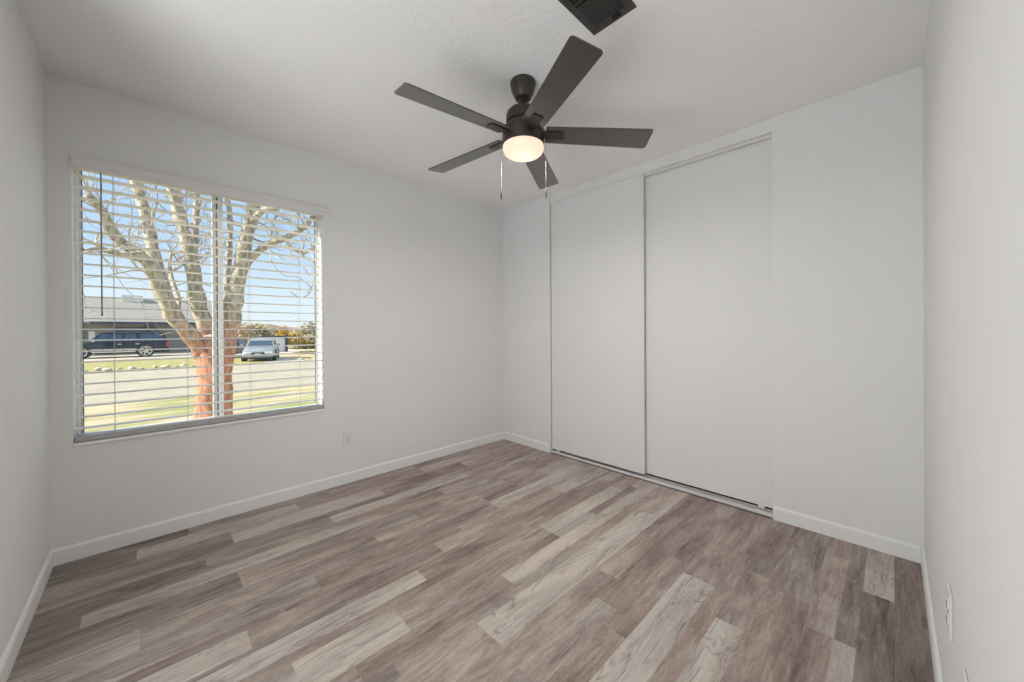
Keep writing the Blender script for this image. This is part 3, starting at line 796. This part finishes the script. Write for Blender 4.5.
    # details
    for s in (-1, 1):
        bm = bmesh.new(); box(bm, base_x+0.22, base_x+0.40, min(s*(hw+0.02), s*(hw+0.20)), max(s*(hw+0.02), s*(hw+0.20)), zbelt+0.02, zbelt+0.20)
        obj('mirror', bm, paint if not suv else M_chrome, r, bevel=0.03)
        if suv:
            bm = bmesh.new(); box(bm, wb[0]+0.55, wb[1]-0.55, min(s*(hw-0.02), s*(hw+0.05)), max(s*(hw-0.02), s*(hw+0.05)), 0.40, 0.47); obj('running_board', bm, M_chrome, r)
            bm = bmesh.new(); box(bm, wb[0]+0.50, wb[1]-0.50, min(s*(hw-0.03), s*(hw+0.014)), max(s*(hw-0.03), s*(hw+0.014)), 0.62, 0.66); obj('side_moulding', bm, M_chrome, r)
        for x in ((0.05, 1.0) if suv else (0.05, 0.95)):
            bm = bmesh.new(); box(bm, x, x+0.22, min(s*(hw-0.05), s*(hw+0.02)), max(s*(hw-0.05), s*(hw+0.02)), zbelt-0.20, zbelt-0.15); obj('door_handle', bm, M_chrome, r)
        bm = bmesh.new(); box(bm, L1-0.16, L1+0.005, min(s*(hw-0.20), s*(hw-0.015)), max(s*(hw-0.20), s*(hw-0.015)), zbelt-0.42 if suv else zbelt-0.30, zbelt-0.05 if suv else zbelt-0.14); obj('tail_light', bm, M_taillight, r)
        bm = bmesh.new(); box(bm, L0+0.0, L0+0.16, min(s*(hw-0.58), s*(hw-0.13)), max(s*(hw-0.58), s*(hw-0.13)), hood_z-0.34, hood_z-0.19); obj('headlight', bm, M_headlight, r, bevel=0.03)
    bm = bmesh.new(); box(bm, L0-0.015, L0+0.1, -0.34, 0.34, hood_z-0.40, hood_z-0.22); obj('grille', bm, M_grille, r)
    bm = bmesh.new(); box(bm, L0-0.08, L0+0.15, -hw+0.12, hw-0.12, zb+0.04, zb+0.24); obj('front_bumper', bm, paint, r, bevel=0.05)
    if not suv:
        bm = bmesh.new(); box(bm, L0-0.07, L0+0.3, -hw+0.10, hw-0.10, zb-0.06, zb+0.12); obj('lower_valance', bm, M_grille, r, bevel=0.03)
    bm = bmesh.new(); box(bm, L0-0.095, L0-0.075, -0.16, 0.16, zb+0.16, zb+0.30); obj('number_plate', bm, M_numplate, r)
    bm = bmesh.new(); box(bm, L1-0.12, L1+0.06, -hw+0.10, hw-0.10, zb+0.02, zb+0.22); obj('rear_bumper', bm, paint if not suv else M_navy, r, bevel=0.04)
    return r
car('sport_utility_vehicle', 'dark blue sport utility vehicle parked across the street before the grey house', 'car', (-1.70, 41.2, G+0.02), 0, M_navy, True)
car('sedan', 'silver sedan facing the street on the driveway right of the tree', 'car', (5.50, 30.0, G+0.012), R(75), M_silver, False)
car('sedan', 'dark blue car parked behind the tree trunk, left of the silver sedan', 'car', (4.1, 35.0, G+0.012), R(62), M_navy, False)

# ---- house across the street
hs = tag(empty('house', (-1.0, 51, G)), 'grey single-storey house with a wide shingle roof behind the dark blue vehicle', 'house')
part('wall', bmbox(-9.0, 4.6, 47.0, 56.0, G, 2.15), M_stucco, hs)
part('garage_wall', bmbox(-3.6, -0.2, 46.7, 47.05, G, 2.0), M_beige, hs)
bm = bmesh.new(); prism(bm, [(45.9, 2.10), (51.5, 4.42), (57.1, 2.10), (57.1, 1.96), (45.9, 1.96)], 'x', -9.6, 5.1); part('roof', bm, M_shingle, hs)
part('fascia', bmbox(-3.4, 5.1, 45.75, 45.95, 1.90, 2.12), M_fascia, hs)
bm = bmesh.new(); box(bm, -2.1, 0.55, 46.55, 46.72, 1.05, 1.62); part('window', bm, M_winglass, hs)
bm = bmesh.new(); box(bm, -1.75, -0.35, 50.8, 52.2, 3.6, 4.75); part('chimney', bm, M_white_panel, hs)
part('door', bmbox(-3.55, -3.2, 46.6, 46.72, G, 1.3), M_white_panel, hs)

# ---- fence and rail right of the sedan
fe = tag(empty('fence', (8.3, 40.0, G)), 'low white panel fence with a dark top rail right of the silver sedan', 'fence')
part('panel', bmbox(7.3, 9.2, 40.0, 40.08, G, 0.62), M_white_panel, fe)
part('top_rail', bmbox(7.3, 9.4, 39.95, 40.12, 0.62, 0.82), M_rail_dark, fe)
part('post', bmbox(9.2, 9.42, 39.92, 40.14, G, 0.95), M_rail_dark, fe)

# ---- bushes: blobs of small leaf tufts
def bush(label, loc, rx, ry, rz, M, n, seed, name='bush', cat='bush', leaf=0.16):
    rnd = random.Random(seed); bm = bmesh.new()
    for i in range(n):
        d = Vector((rnd.gauss(0, 1), rnd.gauss(0, 1), rnd.gauss(0, 1))).normalized()
        p = Vector((d.x*rx, d.y*ry, abs(d.z)*rz if rnd.random() < .85 else d.z*rz*0.3))*rnd.uniform(0.62, 1.04)
        p.z = max(p.z, 0.02)
        for q in range(2):
            A = Matrix.Translation(p) @ Matrix.Rotation(rnd.uniform(0, 2*PI), 4, 'Z') @ Matrix.Rotation(rnd.uniform(0, PI), 4, 'X')
            s = leaf*rnd.uniform(0.6, 1.3)
            v = [bm.verts.new(A @ Vector(c)) for c in ((-s, 0, 0), (0, -s*0.5, 0), (s, 0, 0), (0, s*0.5, s*0.2))]
            bm.faces.new(v)
    return tag(obj(name, bm, M, loc=loc), label, cat)
bush('rounded dark olive bush in the dirt yard at the right edge of the window', (12.4, 45.5, G), 1.35, 1.2, 0.95, M_bush_olive, 700, 1)
bush('golden yellow shrub on the horizon behind the white fence', (13.2, 58, G), 1.0, 1.0, 2.7, M_bush_gold, 500, 2, leaf=0.2)
bush('second golden shrub, lower and further right behind the white fence', (15.0, 60, G), 1.5, 1.0, 2.1, M_bush_gold, 400, 3, leaf=0.2)
bush('grey-green tree top on the skyline at the right edge of the window', (20.2, 70, G), 2.6, 2.0, 3.6, M_bush_green, 900, 4, 'tree', 'tree', 0.28)
bush('grey-green tree on the skyline just right of the tree trunk above the silver car', (13.0, 75, G), 2.4, 2.0, 3.4, M_bush_green, 900, 5, 'tree', 'tree', 0.28)
bush('low tan bush on the skyline next to the tree trunk', (9.8, 66, G), 1.6, 1.2, 3.2, M_bush_tan, 600, 6, leaf=0.22)
bush('wide tan brush on the skyline between the two grey-green trees', (16.6, 78, G), 2.2, 1.2, 3.0, M_bush_tan, 700, 7, leaf=0.25)
bush('yellow-green weeds on the bank right of the silver car', (10.1, 35.4, G), 1.5, 1.4, 0.22, M_kerb_grass, 500, 8, 'weeds', 'weeds', 0.10)

# ---- the bare tree in the front yard
tree = tag(empty('bare_tree', (0.68, 7.0, -0.48)), 'large bare tree with terracotta trunk and cream limbs outside the window', 'tree')
tbase = tree.location.copy()
def tpart(name, bm, M, **k):
    bmesh.ops.transform(bm, matrix=Matrix.Translation(-tbase), verts=bm.verts); return obj(name, bm, M, tree, smooth=True, **k)
LIMBS = {
 'L1': ([(0.60,7.00,0.80), (0.44,6.89,1.09), (0.23,6.77,1.41), (0.10,6.66,1.79), (-0.03,6.54,2.07), (-0.26,6.43,2.28), (-0.37,6.31,2.55), (-0.47,6.20,2.67)], .125, .035),
 'L1b': ([(-0.02,6.56,2.06), (-0.22,6.40,2.09), (-0.40,6.20,2.09), (-0.50,6.00,2.01)], .045, .018),
 'L2': ([(0.24,6.80,1.39), (0.14,7.02,1.81), (0.06,7.13,2.23), (0.01,7.25,2.66), (-0.08,7.37,3.12), (-0.14,7.48,3.48), (-0.19,7.60,3.90)], .085, .05),
 'L3': ([(0.68,7.10,0.87), (0.58,7.09,1.34), (0.50,7.07,1.70), (0.46,7.06,2.20), (0.37,7.04,2.63), (0.28,7.03,3.04), (0.21,7.01,3.41), (0.13,7.00,3.93)], .115, .055),
 'L3b': ([(0.46,7.08,2.15), (0.52,7.33,2.70), (0.55,7.57,3.22), (0.61,7.80,3.93)], .05, .03),
 'L4': ([(0.27,6.80,1.38), (0.31,7.13,1.62), (0.23,7.37,2.07), (0.26,7.60,2.40)], .04, .015),
 'R1': ([(0.80,7.10,0.75), (0.89,7.03,1.34), (0.93,6.96,1.64), (1.00,6.89,2.11), (1.07,6.81,2.61), (1.15,6.74,3.05), (1.17,6.67,3.59), (1.24,6.60,4.18)], .135, .06),
 'R1b': ([(1.09,6.80,2.75), (1.22,6.53,2.95), (1.41,6.37,3.03), (1.64,6.20,3.43)], .05, .025),
 'R2': ([(0.99,6.92,2.01), (1.14,6.83,2.29), (1.31,6.70,2.49), (1.52,6.57,2.61), (1.73,6.45,2.76), (1.85,6.33,2.96), (2.06,6.20,3.39)], .065, .028),
 'R2b': ([(1.50,6.56,2.60), (1.59,6.27,2.39), (1.72,6.13,2.25), (1.87,6.00,2.12)], .022, .008),
 'R3': ([(0.88,7.05,1.27), (0.89,7.24,1.82), (0.93,7.38,2.47), (0.96,7.52,3.06), (0.93,7.66,3.50), (0.98,7.80,4.22)], .05, .03),
}
bm = bmesh.new()
tube(bm, smooth_path([(0.68, 7.0, -0.62), (0.68, 7.0, -0.30), (0.69, 7.0, 0.20), (0.70, 7.0, 0.62), (0.70, 7.02, 0.92), (0.71, 7.04, 1.12)], 4), [.34, .31, .285, .265, .25, .24, .23, .225, .22, .215, .21, .21, .215, .22, .23, .235, .24, .235, .21, .17, .10], 20, 0.10, 3)
tpart('trunk', bm, M_bark)
rnd = random.Random(21)
tw = bmesh.new()
def twig(p, d, L, r, depth):
    pts = [p]; q = p.copy(); dd = d.copy()
    for k in range(4):
        dd = (dd+Vector((rnd.gauss(0, .28), rnd.gauss(0, .28), rnd.gauss(0, .22)+0.05))).normalized()
        q = q+dd*L/4; pts.append(q.copy())
    tube(tw, pts, [r, r*.8, r*.6, r*.45, r*.25], 5)
    if depth > 0:
        for k in range(2+(rnd.random() < .5)):
            i = rnd.randint(1, 4); nd_ = (dd+Vector((rnd.gauss(0, .7), rnd.gauss(0, .5), rnd.gauss(0.15, .6)))).normalized()
            twig(pts[i], nd_, L*rnd.uniform(.45, .75), r*.55, depth-1)
for nm, (pts, r0, r1) in LIMBS.items():
    P = smooth_path(pts, 4); n = len(P)
    rad = [r0+(r1-r0)*(i/(n-1))**0.8 for i in range(n)]
    for i in range(n): rad[i] *= 1+0.10*math.sin(i*1.9+len(nm)*3)
    bm = bmesh.new(); tube(bm, P, rad, 14, 0.22, sum(map(ord, nm))); tpart('branch', bm, M_bark)
    cnt = {'L1': 15, 'L1b': 8, 'L2': 15, 'L3': 15, 'L3b': 9, 'L4': 7, 'R1': 14, 'R1b': 11, 'R2': 14, 'R2b': 8, 'R3': 8}[nm]
    for k in range(cnt):
        i = int(n*rnd.uniform(0.35, 0.98)); i = min(i, n-1)
        t = (P[min(i+1, n-1)]-P[max(i-1, 0)]).normalized()
        d = (t*0.35+Vector((rnd.gauss(0, .8), rnd.gauss(0, .5), rnd.gauss(0.25, .5)))).normalized()
        twig(P[i], d, rnd.uniform(0.35, 0.75), rnd.uniform(.008, .016), 2)
# drooping loops on the right
for pts in ([(1.31,6.6,2.45), (1.30,6.3,2.15), (1.42,6.2,1.98), (1.58,6.15,1.97), (1.75,6.1,1.80), (1.62,6.1,1.66), (1.45,6.1,1.75)], [(1.50,6.5,2.5), (1.66,6.3,2.2), (1.80,6.2,1.92), (1.70,6.1,1.74)]):
    tube(tw, smooth_path(pts, 4), 0.007, 5)
tag(tpart('twigs', tw, M_twig), kind='stuff')
